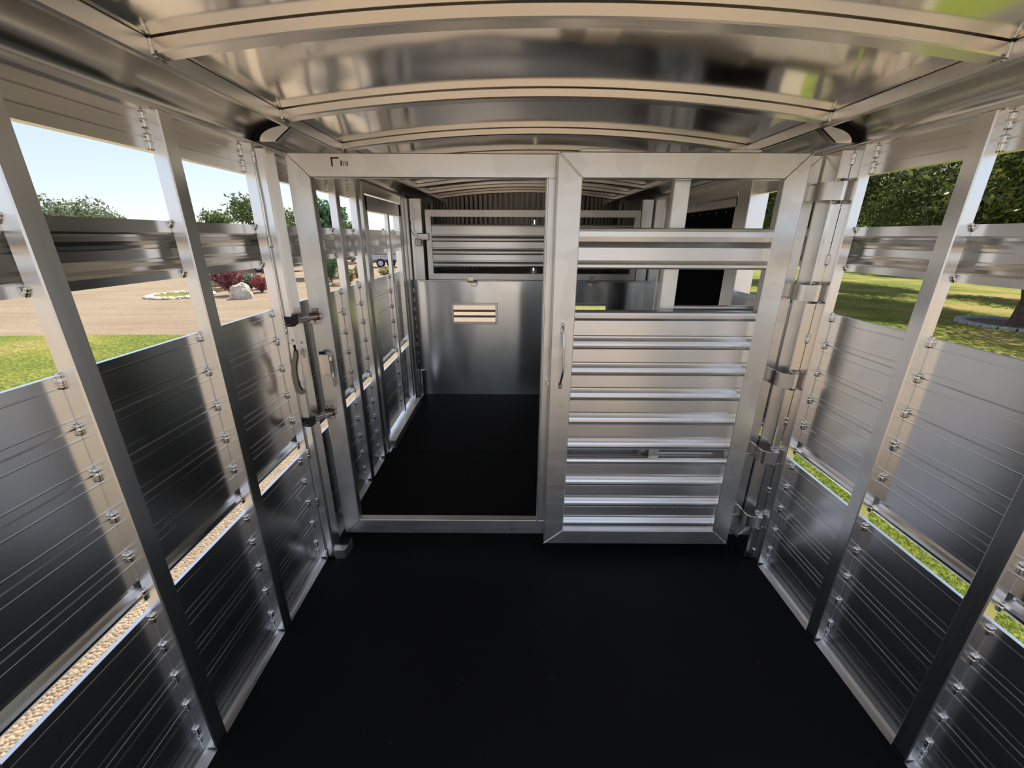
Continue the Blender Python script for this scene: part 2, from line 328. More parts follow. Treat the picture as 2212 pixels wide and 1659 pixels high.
# ---- side walls
def plank_profile(z0, z1, lip=False, top=False):
    p = []
    if lip:
        p += [(-.012, z0), (-.012, z0), (-.001, z0 + .004), (.004, z0 + .012), (.005, z0 + .020), (.002, z0 + .029), (-.006, z0 + .036),
              (-.011, z0 + .042), (-.011, z0 + .050), (-.004, z0 + .057), (0, z0 + .060)]
    else:
        p += [(-.012, z0), (-.008, z0), (-.008, z0 + .003), (-.0006, z0 + .003), (0, z0 + .0036), (0, z0 + .020), (.0004, z0 + .0212), (.0004, z0 + .0238), (0, z0 + .025)]
    t = [(0, z1 - .027), (.0004, z1 - .0258), (.0004, z1 - .0232), (0, z1 - .022), (0, z1 - .0006), (-.0006, z1), (-.012, z1)]
    return p + t
def wall(side):
    L = side < 0
    xp = XL if L else XR; n = 1 if L else -1
    X = lambda d: xp + n * d
    mp = lambda p, t: (X(p[0]), t, p[1])
    yend = 2.69 if L else 2.27
    nm = 'wall_left' if L else 'wall_right'
    hp = [(0, 1.705), (0, 1.733), (-.0025, 1.735), (0, 1.737), (0, 1.768), (-.0025, 1.770), (0, 1.772), (0, 1.822), (-.028, 1.822), (-.028, 1.705)]
    mb = MB().prism(hp, mp, Y_REAR, yend)
    if not L: mb.prism([(0, 1.735), (0, 1.822), (-.028, 1.822), (-.028, 1.735)], mp, yend, 3.60)
    else: mb.prism([(0, 1.752), (0, 1.822), (-.028, 1.822), (-.028, 1.752)], mp, yend, 3.62)
    w = mb.build(nm, A_HEAD, None, kind='structure', cat='wall',
                 label='slatted aluminium side wall facing the gravel drive' if L else 'slatted aluminium side wall facing the shaded lawn')
    for i in range(len(JOINTS_UP) - 1):
        MB().prism(plank_profile(JOINTS_UP[i + 1], JOINTS_UP[i], lip=(i == 4), top=(i == 0)), mp, Y_REAR, yend).build('plank', A_PLANK, w)
    for i in range(len(JOINTS_LO) - 1):
        MB().prism(plank_profile(JOINTS_LO[i + 1], JOINTS_LO[i], top=(i == 0)), mp, Y_REAR, yend).build('plank', A_PLANK, w)
    # belt slat with a hollow outward channel
    bp_ = [(0, 1.535), (0, 1.505), (-.002, 1.502), (-.003, 1.500), (-.010, 1.494), (-.018, 1.484), (-.023, 1.474), (-.025, 1.466), (-.0265, 1.463), (-.0265, 1.452),
           (-.0265, 1.440), (-.025, 1.437), (-.023, 1.430), (-.017, 1.421), (-.009, 1.414), (-.003, 1.411), (-.001, 1.408), (0, 1.405), (0, 1.384),
           (-.004, 1.384), (-.006, 1.408), (-.021, 1.422), (-.030, 1.436), (-.030, 1.468), (-.021, 1.490), (-.007, 1.505), (-.004, 1.535)]
    MB().prism(bp_, mp, Y_REAR, yend, smooth=False).build('belt_slat', A_PLANK, w)
    # floor curb
    cp = [(0, .092), (0, .050), (.003, .028), (.009, .014), (.018, .006), (.028, .003), (.0405, .003), (.0405, -.021), (-.03, -.021), (-.03, .092)]
    MB().prism(cp, mp, Y_REAR, yend if L else 2.27).build('curb', A_CURB, w)
    # lip and cove
    lp = [(0, 1.800), (.016, 1.800), (.021, 1.804), (.021, 1.812), (.016, 1.817), (0, 1.822)]
    MB().prism(lp, mp, Y_REAR, Y_BULK).build('lip_rail', A_POST, w)
    na = 14
    cv = [(.145 - .147 * math.cos(a), 1.820 + .066 * math.sin(a)) for a in [math.pi / 2 * i / na for i in range(na + 1)]]
    out = [(d - .004, z + .004) for d, z in cv][::-1]
    ny = 40; V = []; F = []
    ys = np.linspace(Y_REAR, Y_BULK + 1.9, ny)
    for j, y in enumerate(ys):
        for i, (d, z) in enumerate(cv):
            k = .0016 * noise.noise(Vector((d * 6, y * 2.2, side * 9)))
            V.append((X(d + k), y, z + k))
    F = [(j * (na + 1) + i, j * (na + 1) + i + 1, (j + 1) * (na + 1) + i + 1, (j + 1) * (na + 1) + i) for j in range(ny - 1) for i in range(na)]
    MB().add(V, F, True).prism(cv + out, mp, Y_REAR, Y_REAR + .004).build('cove_sheet', A_COVE, w)
    # posts
    ys_ = ([-.40, .008, .408, .808, 1.213, 1.607, 1.95, 2.295, 2.585] if L else [-.42, -.015, .385, .785, 1.184, 1.582, 1.95])
    base_m = None
    for y in ys_:
        p = MB().box(X(.0), X(.040), y, y + .049, .012, 1.802, .003).build('post', A_POST, w)
        if y < .3 or (not L and y > 1.9): continue
        zs = [1.211, 1.099, .985, .868, .750, .629, .549, .443, .325, .207, .095]
        for z in zs: inst('weld_bead', W_SHORT, (X(.004), y - .002, z), p, (0, random.uniform(-.08, .08), 0), (1, 1, random.uniform(.8, 1.15)))
        for z in (1.527, 1.393): inst('weld_bead', W_SHORT, (X(.003), y - .002, z), p, (0, .5 * n, 0), (.8, .8, .7))
        inst('weld_bead', W_LONG, (X(.003), y - .002, .04), p, (0, 0, 0), (.8, .8, .9))
        inst('weld_bead', W_MED, (X(.003), y - .003, 1.775), p, (0, 0, 0), (1, 1, 1))
        inst('weld_bead', W_MED, (X(.003), y - .003, 1.725), p, (0, 0, 0), (1, 1, 1))
        MB().box(X(.0), X(.040), y + .002, y + .047, 0, .012, 0).build('foot_gap_shade', BLACK, p)  # shaded gap under the post, put in as a black block
    # gussets between lip and roof rail beside the gate
    for yg in ((1.695,) if L else (1.675,)):
        aa = [math.pi / 2 * i / 10 * .98 + .02 for i in range(11)]
        pl = [(.145 - .118 * math.cos(a), 1.820 + .050 * math.sin(a)) for a in aa]
        mp2 = lambda p, t: (X(p[0]), t, p[1])
        g = MB().prism([(.030, 1.818)] + pl + [(.150, 1.866), (.085, 1.818)], mp2, yg, yg + .004).build('gusset', A_POST, w)
        MB().prism([(.085, 1.818), (.150, 1.866), (.148, 1.869), (.083, 1.821)], mp2, yg, yg + .03).build('gusset_flange', A_POST, g)
        tr = [(.145 - .146 * math.cos(a), 1.820 + .065 * math.sin(a)) for a in aa]; ti = [(.145 - .119 * math.cos(a), 1.820 + .051 * math.sin(a)) for a in aa][::-1]
        MB().prism(tr + ti, mp2, yg - .002, yg + .012).build('black_arc', RUBBER, g)  # black arc filling the band between gusset and cove sheet
    return w, X, mp
WL, XLf, mpL = wall(-1)
WR, XRf, mpR = wall(1)

# ---- gate jambs (part of the side walls)
jl = MB().box(-.905, -.866, 1.613, 1.690, .004, 1.790, .008).build('jamb', A_POST, WL)
for z in (1.150, .585, .33, .03): inst('weld_bead', W_LONG, (-.903, 1.609, z), jl, (0, 0, 0), (.9, .9, .8))
inst('weld_bead', W_MED, (-.903, 1.609, 1.755), jl); inst('weld_bead', W_MED, (-.901, 1.606, 1.475), jl)
MB().tube([(-.903, 1.607, 1.75), (-.8995, 1.606, 1.6), (-.9035, 1.607, 1.47), (-.901, 1.607, 1.17)], .0028, 6).build('seam_rod', A_WELD, jl)
MB().box(-.902, -.867, 1.6105, 1.614, .93, 1.088, .001).build('keeper_plate', A_POST, jl)
MB().box(-.884, -.875, 1.6085, 1.612, 1.050, 1.084).build('keeper_slot', BLACK, jl)
inst('screw', SCREW, (-.886, 1.612, 1.100), jl, (math.pi, 0, 0), (1.3, 1.3, 1.3))
for z in (1.085, 1.055, 1.025): inst('screw', BOLT, (-.866, 1.645, z), jl, (0, 0, -math.pi / 2), (.6, .6, .6))
jr = MB().box(1.156, 1.1975, 1.6305, 1.722, .004, 1.792, .004).build('jamb', A_HINGE, WR)
for z in (1.76, 1.42, 1.115, .745, .39, .04): inst('weld_bead', W_MED, (1.194, 1.628, z), jr)
fb = MB().prism([(-.866, 1.612), (-.817, 1.612), (-.811, 1.640), (-.811, 1.700), (-.866, 1.700)], lambda p, t: (p[0], p[1], t), 0, .050).build('gate_stop', A_GATE, WL)
MB().box(-.864, -.813, 1.655, 1.702, .049, .058, .002).build('stop_pad', RUBBER, fb)

# hook hanging on the jamb
hk = [(-.877, 1.060), (-.883, 1.030), (-.894, 1.000), (-.899, .965), (-.899, .925), (-.897, .900), (-.890, .884), (-.880, .879), (-.871, .884), (-.868, .893)]
wd = [.006, .008, .009, .009, .009, .009, .0095, .009, .007, .004]
mb = MB(); a_, b_ = [], []
for i, p in enumerate(hk):
    q0, q1 = Vector(hk[max(i - 1, 0)]), Vector(hk[min(i + 1, len(hk) - 1)]); t = (q1 - q0).normalized(); nn = Vector((-t.y, t.x))
    a_.append((p[0] + nn.x * wd[i], p[1] + nn.y * wd[i])); b_.append((p[0] - nn.x * wd[i], p[1] - nn.y * wd[i]))
mb.prism(a_ + b_[::-1], lambda p, t: (p[0], t, p[1]), 1.600, 1.606)
mb.build('gate_hook', DARKSTEEL, None, label='flat steel hook hanging from a slotted plate on the gate jamb', cat='hook')

# ------------------------------------------------------------------ ceiling
RXL, RXR, RC = -.80, 1.09, .145
def roof_z(x): return 1.972 - ((x - RC) / .945) ** 2 * .066
BOWS = [.01, .555, 1.10, 1.64, 2.18, 2.71, 3.25, 3.79, 4.33, 4.87]
nx, ny = 70, 150; V = []; xs = np.linspace(RXL - .02, RXR + .02, nx); ys = np.linspace(Y_REAR, 5.75, ny)
for y in ys:
    k = min(abs(y - b_) for b_ in BOWS); amp = min(1, k / .16)
    for x in xs:
        e = min(1, min(x - RXL + .02, RXR + .02 - x) / .18)
        d = .0060 * noise.noise(Vector((x * 1.6, y * 2.4, 1.7))) + .0013 * noise.noise(Vector((x * 5 + y * 2, y * 4 - x * 3, 5)))
        V.append((x, y, roof_z(x) + d * amp * e))
F = [(j * nx + i, j * nx + i + 1, (j + 1) * nx + i + 1, (j + 1) * nx + i) for j in range(ny - 1) for i in range(nx - 1)]
mb = MB().add(V, F, True)
mb.add([(RXL - .03, Y_REAR, 2.02), (RXR + .03, Y_REAR, 2.02), (RXR + .03, 5.8, 2.02), (RXL - .03, 5.8, 2.02)], [(0, 1, 2, 3)])
ceil = mb.build('ceiling', A_ROOF, None, kind='structure', cat='ceiling', label='arched polished aluminium roof sheet carried on curved bows')
for s, rx in ((-1, RXL), (1, RXR)):
    i_ = -s
    pr_ = [(rx + i_ * .004, 1.866), (rx + i_ * .004, 1.900), (rx, 1.9045), (rx - i_ * .03, 1.9045), (rx - i_ * .03, 1.872), (rx - i_ * .014, 1.862), (rx - i_ * .002, 1.862)]
    MB().prism(pr_, lambda p, t: (p[0], t, p[1]), Y_REAR, 5.75).build('roof_rail', A_POST, ceil)
for b_ in BOWS:
    mb = MB(); xs = np.linspace(RXL - .004, RXR + .004, 37); prof = [(0, -.004), (0, -.026), (.003, -.030), (.046, -.030), (.049, -.027), (.049, -.004)]
    V = [(x, b_ + p[0], roof_z(x) + p[1] + .001) for x in xs for p in prof]; n = len(prof)
    F = [(i * n + k, i * n + (k + 1) % n, (i + 1) * n + (k + 1) % n, (i + 1) * n + k) for i in range(len(xs) - 1) for k in range(n)]
    bo = mb.add(V, F).build('roof_bow', A_BOW, ceil)
    if 0.3 < b_ < 2.4:
        for x in (RXL + .004, RXR - .004):
            inst('weld_bead', W_MED, (x, b_ - .002, 1.888), bo, (0, 0, 0), (.9, .9, .8))
            inst('weld_bead', W_MED, (x, b_ + .022, 1.872), bo, (math.pi / 2, 0, 0), (.8, .8, 1))

# ------------------------------------------------------------------ mitred frames and slats
def frame_member(x0, x1, z0, z1, w, which, y0, y1, c=.003):
    wl, wr, wt, wb = w
    q = {'top': [(x0, z1), (x1, z1), (x1 - wr, z1 - wt), (x0 + wl, z1 - wt)],
         'bottom': [(x0, z0), (x0 + wl, z0 + wb), (x1 - wr, z0 + wb), (x1, z0)],
         'l': [(x0, z0), (x0, z1), (x0 + wl, z1 - wt), (x0 + wl, z0 + wb)],
         'r': [(x1, z0), (x1 - wr, z0 + wb), (x1 - wr, z1 - wt), (x1, z1)]}[which]
    cx_, cz_ = sum(p[0] for p in q) / 4, sum(p[1] for p in q) / 4
    def ins(p, k):
        return (p[0] + (k if p[0] < cx_ else -k) * (0 if which in ('top', 'bottom') else 1),
                p[1] + (k if p[1] < cz_ else -k) * (0 if which in ('l', 'r') else 1))
    mb = MB(); A = [(p[0], y0 + c, p[1]) for p in q]; B = [(ins(p, c)[0], y0, ins(p, c)[1]) for p in q]
    C = [(p[0], y1, p[1]) for p in q]
    mb.add(A + B + C, [(i, (i + 1) % 4, 4 + (i + 1) % 4, 4 + i) for i in range(4)] + [(i, (i + 1) % 4, 8 + (i + 1) % 4, 8 + i) for i in range(4)] + [(4, 5, 6, 7), (8, 9, 10, 11)])
    return mb
def mitre_welds(parent, x0, x1, z0, z1, w, y, r=.004, corners=(1, 1, 1, 1)):
    wl, wr, wt, wb = w
    prs = [((x0, z1), (x0 + wl, z1 - wt)), ((x1, z1), (x1 - wr, z1 - wt)), ((x0, z0), (x0 + wl, z0 + wb)), ((x1, z0), (x1 - wr, z0 + wb))]
    for k, (a, b2) in enumerate(prs):
        if not corners[k]: continue
        n = 11; P = []; R = []
        for i in range(n):
            t = i / (n - 1); P.append((a[0] + (b2[0] - a[0]) * t, y - .0005, a[1] + (b2[1] - a[1]) * t)); R.append(r * (.75 + .35 * ((i * 5) % 3) / 2))
        MB().tube(P, R, 6).build('weld_bead', A_WELD, parent)
def corrugated(zt, zb, first_roll=.043, period=.1165):
    """front outline (depth towards -y, z) running down from zt to zb: roll, undercut, flat, ramp, roll ..."""
    o = [(-.004, zt), (-.012, zt - .004), (-.017, zt - .012), (-.019, zt - .022), (-.018, zt - .032), (-.014, zt - first_roll + .003), (-.001, zt - first_roll)]
    z = zt - first_roll
    while z - .06 > zb:
        o += [(0, z - .004), (-.0005, z - .056), (-.0045, z - .060), (-.0050, z - .066), (-.008, z - .071), (-.014, z - .077), (-.0175, z - .086), (-.0185, z - .096), (-.0165, z - .106), (-.013, z - period + .003), (-.001, z - period)]
        z -= period
    o = [p for p in o if p[1] >= zb - 1e-6]
    o.append((o[-1][0], zb)); return o
def slat(name, zt, zb, x0, x1, yb, mat, parent, **k):
    o = corrugated(zt, zb, **k); back = [(.004, zb), (.004, zt)]
    return MB().prism([(d, z) for d, z in o] + back, lambda p, t: (t, yb + p[0], p[1]), x0, x1).build(name, mat, parent)

# ------------------------------------------------------------------ hinged centre gate
GY0, GY1 = 1.720, 1.758
G = empty('gate', (1.15, 1.74, 0.0), 'tall aluminium tube gate hinged across the trailer, with an open doorway', 'gate')
gx0, gx1, gz0, gz1 = -.851, 1.152, .066, 1.788; gw = (.083, .080, .083, .081)
for nm_, wh in (('top_rail', 'top'), ('bottom_rail', 'bottom'), ('stile', 'l'), ('stile', 'r')):
    frame_member(gx0, gx1, gz0, gz1, gw, wh, GY0, GY1).build(nm_, A_GATE, G)
mitre_welds(G, gx0, gx1, gz0, gz1, gw, GY0)
st = MB().box(.125, .178, GY0, GY1, gz0 + .08, gz1 - .082, .004).build('middle_stile', A_GATE, G)
MB().box(.127, .134, GY0 - .006, GY0 + .001, gz0 + .08, gz1 - .082, .002).build('stop_strip', A_GATE, st)
MB().box(.612, .674, GY0 + .002, GY1, gz0 + .08, gz1 - .082, .003).build('middle_stile', A_GATE, G)
for k, (xa, xb, zt) in enumerate(((.178, .612, 1.206), (.674, 1.09, 1.228))):
    MB().box(xa, xb, GY0 + .006, GY1, zt - .012, zt, .002).build('infill_rail', A_GATE, G)
    slat('infill_panel', zt - .012, gz0 + .081, xa, xb, GY0 + .034, A_DOORSLAT, G)
# ink marks and offcut lettering smears on the tube faces
INK = plain('ink', (.10, .085, .075), .7)
mb = MB()
for (xa, xb, za, zb) in ((-.680, -.650, 1.768, 1.773), (-.680, -.674, 1.742, 1.773), (-.645, -.640, 1.744, 1.762), (-.636, -.634, 1.744, 1.760), (-.629, -.627, 1.744, 1.760), (-.622, -.618, 1.744, 1.760)):
    mb.box(xa, xb, GY0 - .0006, GY0 + .001, za, zb)
mb.build('ink_mark', INK, G)
mb = MB()
for k in range(9): mb.box(.010 + k * .012, .017 + k * .012, GY0 - .0006, GY0 + .001, .094 + (k % 2) * .006, .098 + (k % 2) * .006)
mb.box(-.005, -.001, GY0 - .0006, GY0 + .001, .088, .104); mb.build('ink_mark', INK, G)
# butt hinges on the jamb side
for z in (1.657, 1.298, .938, .574, .229):
    hz = .030
    h = MB().prism([(1.078, 1.712), (1.106, 1.712), (1.112, 1.706), (1.114, 1.645), (1.118, 1.622), (1.126, 1.614), (1.172, 1.602), (1.174, 1.608), (1.131, 1.621), (1.124, 1.628), (1.121, 1.650), (1.120, 1.710), (1.110, 1.721), (1.078, 1.721)],
                   lambda p, t: (p[0], p[1], t), z - hz, z + hz).build('hinge', A_HINGE, G)
    MB().tube([(1.173, 1.616, z - hz - .002), (1.173, 1.616, z + hz + .002)], .0145, 16).build('hinge_barrel', A_HINGE, h)
    for e in (-1, 1):
        MB().tube([(1.173, 1.616, z + e * (hz + .001)), (1.173, 1.616, z + e * (hz + .009))], [.016, .012], 10).build('hinge_pin', STEEL, h)
        MB().tube([(1.155, 1.626, z + e * (hz + .006)), (1.172, 1.620, z + e * (hz + .007)), (1.192, 1.628, z + e * (hz + .006))], .0055, 6).build('weld_bead', A_WELD, h)
        MB().tube([(1.080, 1.713, z + e * hz), (1.094, 1.711, z + e * (hz + .001)), (1.112, 1.708, z + e * hz)], .0035, 6).build('weld_bead', A_WELD, h)
# finger latches
for z in (1.180, .742):
    lt_ = MB().box(-.854, -.808, GY0 - .005, GY0 + .001, z - .034, z + .034, .0015).build('latch_plate', STEEL, G)
    for dz in (-.023, .023): inst('bolt', BOLT, (-.832, GY0 - .005, z + dz), lt_, (math.pi, 0, 0), (.8, 1.2, .8))
    MB().box(-.850, -.806, GY0 - .017, GY0 - .004, z - .014, z - .007, .001).build('latch_bracket', RUST, lt_)
    MB().box(-.850, -.806, GY0 - .017, GY0 - .004, z + .007, z + .014, .001).build('latch_bracket', RUST, lt_)
    MB().tube([(-.812, GY0 - .015, z + .002), (-.850, GY0 - .04, z), (-.880, GY0 - .07, z - .002), (-.896, GY0 - .118, z - .006)], [.006, .006, .0055, .004], 8).build('latch_finger', STEEL, lt_)
    MB().tube([(-.815, GY0 - .015, z - .004), (-.845, GY0 - .05, z - .008), (-.872, GY0 - .09, z - .012), (-.892, GY0 - .126, z - .014)], [.005, .005, .005, .0035], 8).build('latch_finger', STEEL, lt_)
    kx = MB()
    kx.box(-.902, -.866, 1.6085, 1.6115, z - .022, z + .016, 0)
    kx.box(-.902, -.899, 1.605, 1.614, z - .022, z + .016, .001).box(-.902, -.866, 1.605, 1.614, z + .013, z + .016, .001).box(-.902, -.866, 1.605, 1.614, z - .022, z - .019, .001)
    kx.prism([(-.866, z - .022), (-.850, z - .010), (-.848, z + .024), (-.853, z + .028), (-.868, z + .016)], lambda p, t: (p[0], t, p[1]), 1.608, 1.618)
    kx.build('latch_keeper', BLACK, lt_)
# spring bolt
sb = MB().box(-.842, -.796, GY0 - .006, GY0 + .001, .918, 1.012, .0015).build('spring_bolt', A_HINGE, G)
bx, by = -.785, GY0 - .013
for z in (1.000, .925):
    MB().tube([(bx, by, z - .009), (bx, by, z + .009)], .0095, 12).build('collar', A_HINGE, sb)
    MB().box(-.800, bx, GY0 - .012, GY0, z - .007, z + .007, .001).build('collar_lug', A_HINGE, sb)
MB().tube([(bx + .0078 * math.cos(t), by + .0078 * math.sin(t), .934 + .057 * t / (2 * math.pi * 10)) for t in np.linspace(0, 2 * math.pi * 10, 90)], .0017, 5).build('spring', STEEL, sb)
MB().tube([(bx, by, .870), (bx, by, 1.012), (bx - .003, by - .002, 1.020), (bx - .010, by - .004, 1.0245), (bx - .040, by - .010, 1.025)], .0052, 8).build('bolt_pin', STEEL, sb)
MB().tube([(bx - .016, by - .005, 1.0248), (bx - .042, by - .0105, 1.025)], .0068, 10).build('grip', BLACK, sb)

# ------------------------------------------------------------------ sliding door on the gate
DY0, DY1 = 1.660, 1.695
D = empty('sliding_door', (.62, 1.68, .057), 'sliding panel door with ribbed aluminium slats hung in front of the gate', 'door')
dx0, dx1, dz0, dz1 = .161, 1.074, .057, 1.785; dw = (.092, .084, .086, .078)
for nm_, wh in (('top_rail', 'top'), ('bottom_rail', 'bottom'), ('stile', 'l'), ('stile', 'r')):
    frame_member(dx0, dx1, dz0, dz1, dw, wh, DY0, DY1).build(nm_, A_GATE, D)
mitre_welds(D, dx0, dx1, dz0, dz1, dw, DY0)
sx0, sx1 = dx0 + dw[0], dx1 - dw[1]
us = [(-.006, 1.532), (-.014, 1.528), (-.018, 1.518), (-.018, 1.500), (-.014, 1.482), (-.004, 1.466), (0, 1.459), (0, 1.412), (-.003, 1.409), (-.012, 1.404), (-.017, 1.396), (-.0165, 1.386), (-.012, 1.380), (-.004, 1.379), (.004, 1.379), (.004, 1.532)]
MB().prism(us, lambda p, t: (t, DY0 + .026 + p[0], p[1]), sx0, sx1).build('slat', A_DOORSLAT, D)
zc = [1.216, 1.173, 1.052, .936, .821, .703, .579]
# lower panel: six interlocked planks, a slot, then three more planks
def dplank(za, zb, roll):
    """one plank; za..zb; its roll is along the lower edge"""
    h = za - zb
    o = [(0, za), (-.0003, zb + .060), (-.0045, zb + .056), (-.0050, zb + .050), (-.009, zb + .044), (-.0145, zb + .037), (-.018, zb + .028), (-.019, zb + .019), (-.0175, zb + .010), (-.013, zb + .002), (-.002, zb)]
    return o + [(.004, zb), (.004, za)]
def dtop(za, zb):
    o = [(-.002, za), (-.010, za - .002), (-.016, za - .008), (-.019, za - .018), (-.018, za - .030), (-.013, zb + .002), (-.002, zb)]
    return o + [(.004, zb), (.004, za)]
mpd = lambda p, t: (t, DY0 + .026 + p[0], p[1])
MB().prism(dtop(1.216, 1.173), mpd, sx0, sx1).build('slat', A_DOORSLAT, D)
for i in range(1, 6): MB().prism(dplank(zc[i], zc[i + 1], 0), mpd, sx0, sx1).build('slat', A_DOORSLAT, D)
MB().prism(dtop(.538, .497), mpd, sx0, sx1).build('slat', A_DOORSLAT, D)
for za, zb in ((.497, .382), (.382, .264), (.264, .150)): MB().prism(dplank(za, zb, 0), mpd, sx0, sx1).build('slat', A_DOORSLAT, D)
MB().box(sx0, sx1, DY0 + .018, DY0 + .03, .130, .152, .002).build('kick_strip', A_DOORSLAT, D)
MB().box(.635, .680, DY0 + .022, DY0 + .03, .530, .585).build('slot_bridge', A_GATE, D)
hd = MB().tube([(.204, DY0 + .001, 1.155), (.206, DY0 - .010, 1.150), (.207, DY0 - .018, 1.125), (.209, DY0 - .030, 1.090), (.211, DY0 - .034, 1.070), (.211, DY0 - .034, .975),
                (.210, DY0 - .030, .955), (.206, DY0 - .015, .918), (.204, DY0 - .006, .905), (.203, DY0 + .001, .897)], [.006, .006, .005, .0058, .005, .005, .0055, .005, .006, .006], 10).build('handle', A_HINGE, D)
for z in (1.152, 1.135, .905, .897): inst('weld_bead', W_SHORT, (.205, DY0 - .001, z), hd, (0, 0, 0), (1.3, .9, .9))
MB().box(.148, .164, DY0 + .03, GY0 + .002, .884, .906, .002).build('strike_tab', A_HINGE, D)
for xa in (.24, .78): MB().box(xa, xa + .11, DY0 + .005, GY1, dz1, dz1 + .010, .002).build('hanger', A_HINGE, D)

# ------------------------------------------------------------------ front bulkhead
VENTS = ((-.575, -.140), (.445, .890)); VZ0, VZ1 = .712, .912
gx = sorted(set(np.round(np.concatenate([np.linspace(-.945, 1.235, 60), [v + e for vv in VENTS for v, e in ((vv[0], .022), (vv[1], -.022))]]), 4)))
gz = sorted(set(np.round(np.concatenate([np.linspace(-.02, 1.12, 30), [VZ0 + .022, VZ1 - .022]]), 4)))
def bulk_y(x, z):
    e = min(1, (z + .02) / .2) * min(1, (1.12 - z) / .1)
    return Y_BULK + .0055 * noise.noise(Vector((x * 3.4, z * .8, 2))) * e + .0028 * noise.noise(Vector((x * 7.5, z * 1.2, 7))) * e - .05 * max(0, (-.78 - x) / .16) ** 2
V = [(x, bulk_y(x, z), z) for z in gz for x in gx]; F = []; n = len(gx)
for j in range(len(gz) - 1):
    for i in range(n - 1):
        xm, zm = (gx[i] + gx[i + 1]) / 2, (gz[j] + gz[j + 1]) / 2
        if any(v0 + .022 < xm < v1 - .022 for v0, v1 in VENTS) and VZ0 + .022 < zm < VZ1 - .022: continue
        F.append((j * n + i, j * n + i + 1, (j + 1) * n + i + 1, (j + 1) * n + i))
mb = MB().add(V, F, True)
WF = mb.build('wall_front', A_SHEET, None, kind='structure', cat='wall', label='mirror-like aluminium front bulkhead sheet with two small louvred vents')
for v0, v1 in VENTS:
    yv = Y_BULK - .008; fw_ = .022
    mb = MB()
    for wh in ('top', 'bottom', 'l', 'r'):
        q = frame_member(v0, v1, VZ0, VZ1, (fw_,) * 4, wh, yv, Y_BULK + .006, .002); mb.add(q.v, q.f)
    vf_ = mb.build('vent_frame', A_POST, WF)
    for k in (1, 2):
        z = VZ0 + fw_ + (VZ1 - VZ0 - 2 * fw_) * k / 3
        MB().prism([(yv + .004, z - .010), (yv + .001, z + .010), (yv + .004, z + .012), (yv + .012, z - .006)], lambda p, t: (t, p[0], p[1]), v0 + fw_, v1 - fw_).build('louver', A_POST, vf_)
    for x in (v0 + .02, (v0 + v1) / 2, v1 - .02):
        for z in (VZ0 + .010, VZ1 - .010): inst('screw', SCREW, (x, yv + .001, z), vf_, (math.pi, 0, 0), (1.2, 1.2, 1.2))
    for x in (v0 + .010, v1 - .010): inst('screw', SCREW, (x, yv + .001, (VZ0 + VZ1) / 2), vf_, (math.pi, 0, 0), (1.2, 1.2, 1.2))
for x0, x1 in ((-.893, -.790), (1.112, 1.205)):
    MB().box(x0, x1, Y_BULK - .03, Y_BULK + .03, 1.121, 1.80, .003).build('column', A_POST, WF)
MB().box(-.945, 1.235, Y_BULK - .012, Y_BULK + .03, 1.106, 1.121, .003).build('sill_rail', A_POST, WF)
# corner flashing strips with stitched seam
for x0, x1, y0, y1 in ((-.93, -.90, 3.70, 3.86),):
    MB().box(x0, x1, y0, y1, 0, 1.80, .003).build('corner_strip', A_POST, WF)
MB().prism([(-.895, 3.80), (-.878, 3.80), (-.845, 3.858), (-.895, 3.858)], lambda p, t: (p[0], p[1], t), 0, .26).build('corner_gusset', A_POST, WF)
for k in range(9): inst('weld_bead', W_MED, (-.898, 3.80, .35 + k * .085), WF, (0, 0, 0), (.7, .7, 1.2))

# hinged drop gate above the bulkhead sheet
DG = empty('drop_gate', (.17, 3.82, 1.122), 'ribbed slat panel in a mitred frame latched above the vented bulkhead', 'gate')
q0, q1, r0, r1_ = -.757, 1.097, 1.126, 1.712; qw = (.050, .050, .060, .058)
for nm_, wh in (('top_rail', 'top'), ('bottom_rail', 'bottom'), ('stile', 'l'), ('stile', 'r')):
    frame_member(q0, q1, r0, r1_, qw, wh, 3.80, 3.835).build(nm_, A_GATE, DG)
for k, (za, zb) in enumerate(((1.597, 1.570), (1.570, 1.449), (1.449, 1.341), (1.341, 1.233))):
    o = dtop(za, zb) if k == 0 else dplank(za, zb, 0)
    MB().prism(o, lambda p, t: (t, 3.826 + p[0], p[1]), q0 + .05, q1 - .05).build('slat', A_DOORSLAT, DG)
for x in (-.372, .715):
    h = MB().box(x - .030, x + .022, 3.79, 3.802, 1.118, 1.160, .003).build('hinge', A_HINGE, DG)
    MB().box(x - .004, x + .048, 3.79, 3.85, 1.070, 1.108, .003).build('hinge_leaf', A_HINGE, h)
    MB().tube([(x - .034, 3.79, 1.112), (x + .050, 3.79, 1.112)], .008, 8).build('hinge_barrel', STEEL, h)
lh = MB().box(-.832, -.728, 3.775, 3.79, 1.462, 1.520, .006).build('latch', A_HINGE, DG)
MB().box(-.850, -.795, 3.768, 3.778, 1.415, 1.475, .006).build('latch_tongue', STEEL, lh)
MB().tube([(-.86, 3.79, 1.640), (-.876, 3.77, 1.605), (-.878, 3.76, 1.56), (-.862, 3.765, 1.515), (-.848, 3.77, 1.497)], .003, 6).build('latch_cord', BLACK, lh)

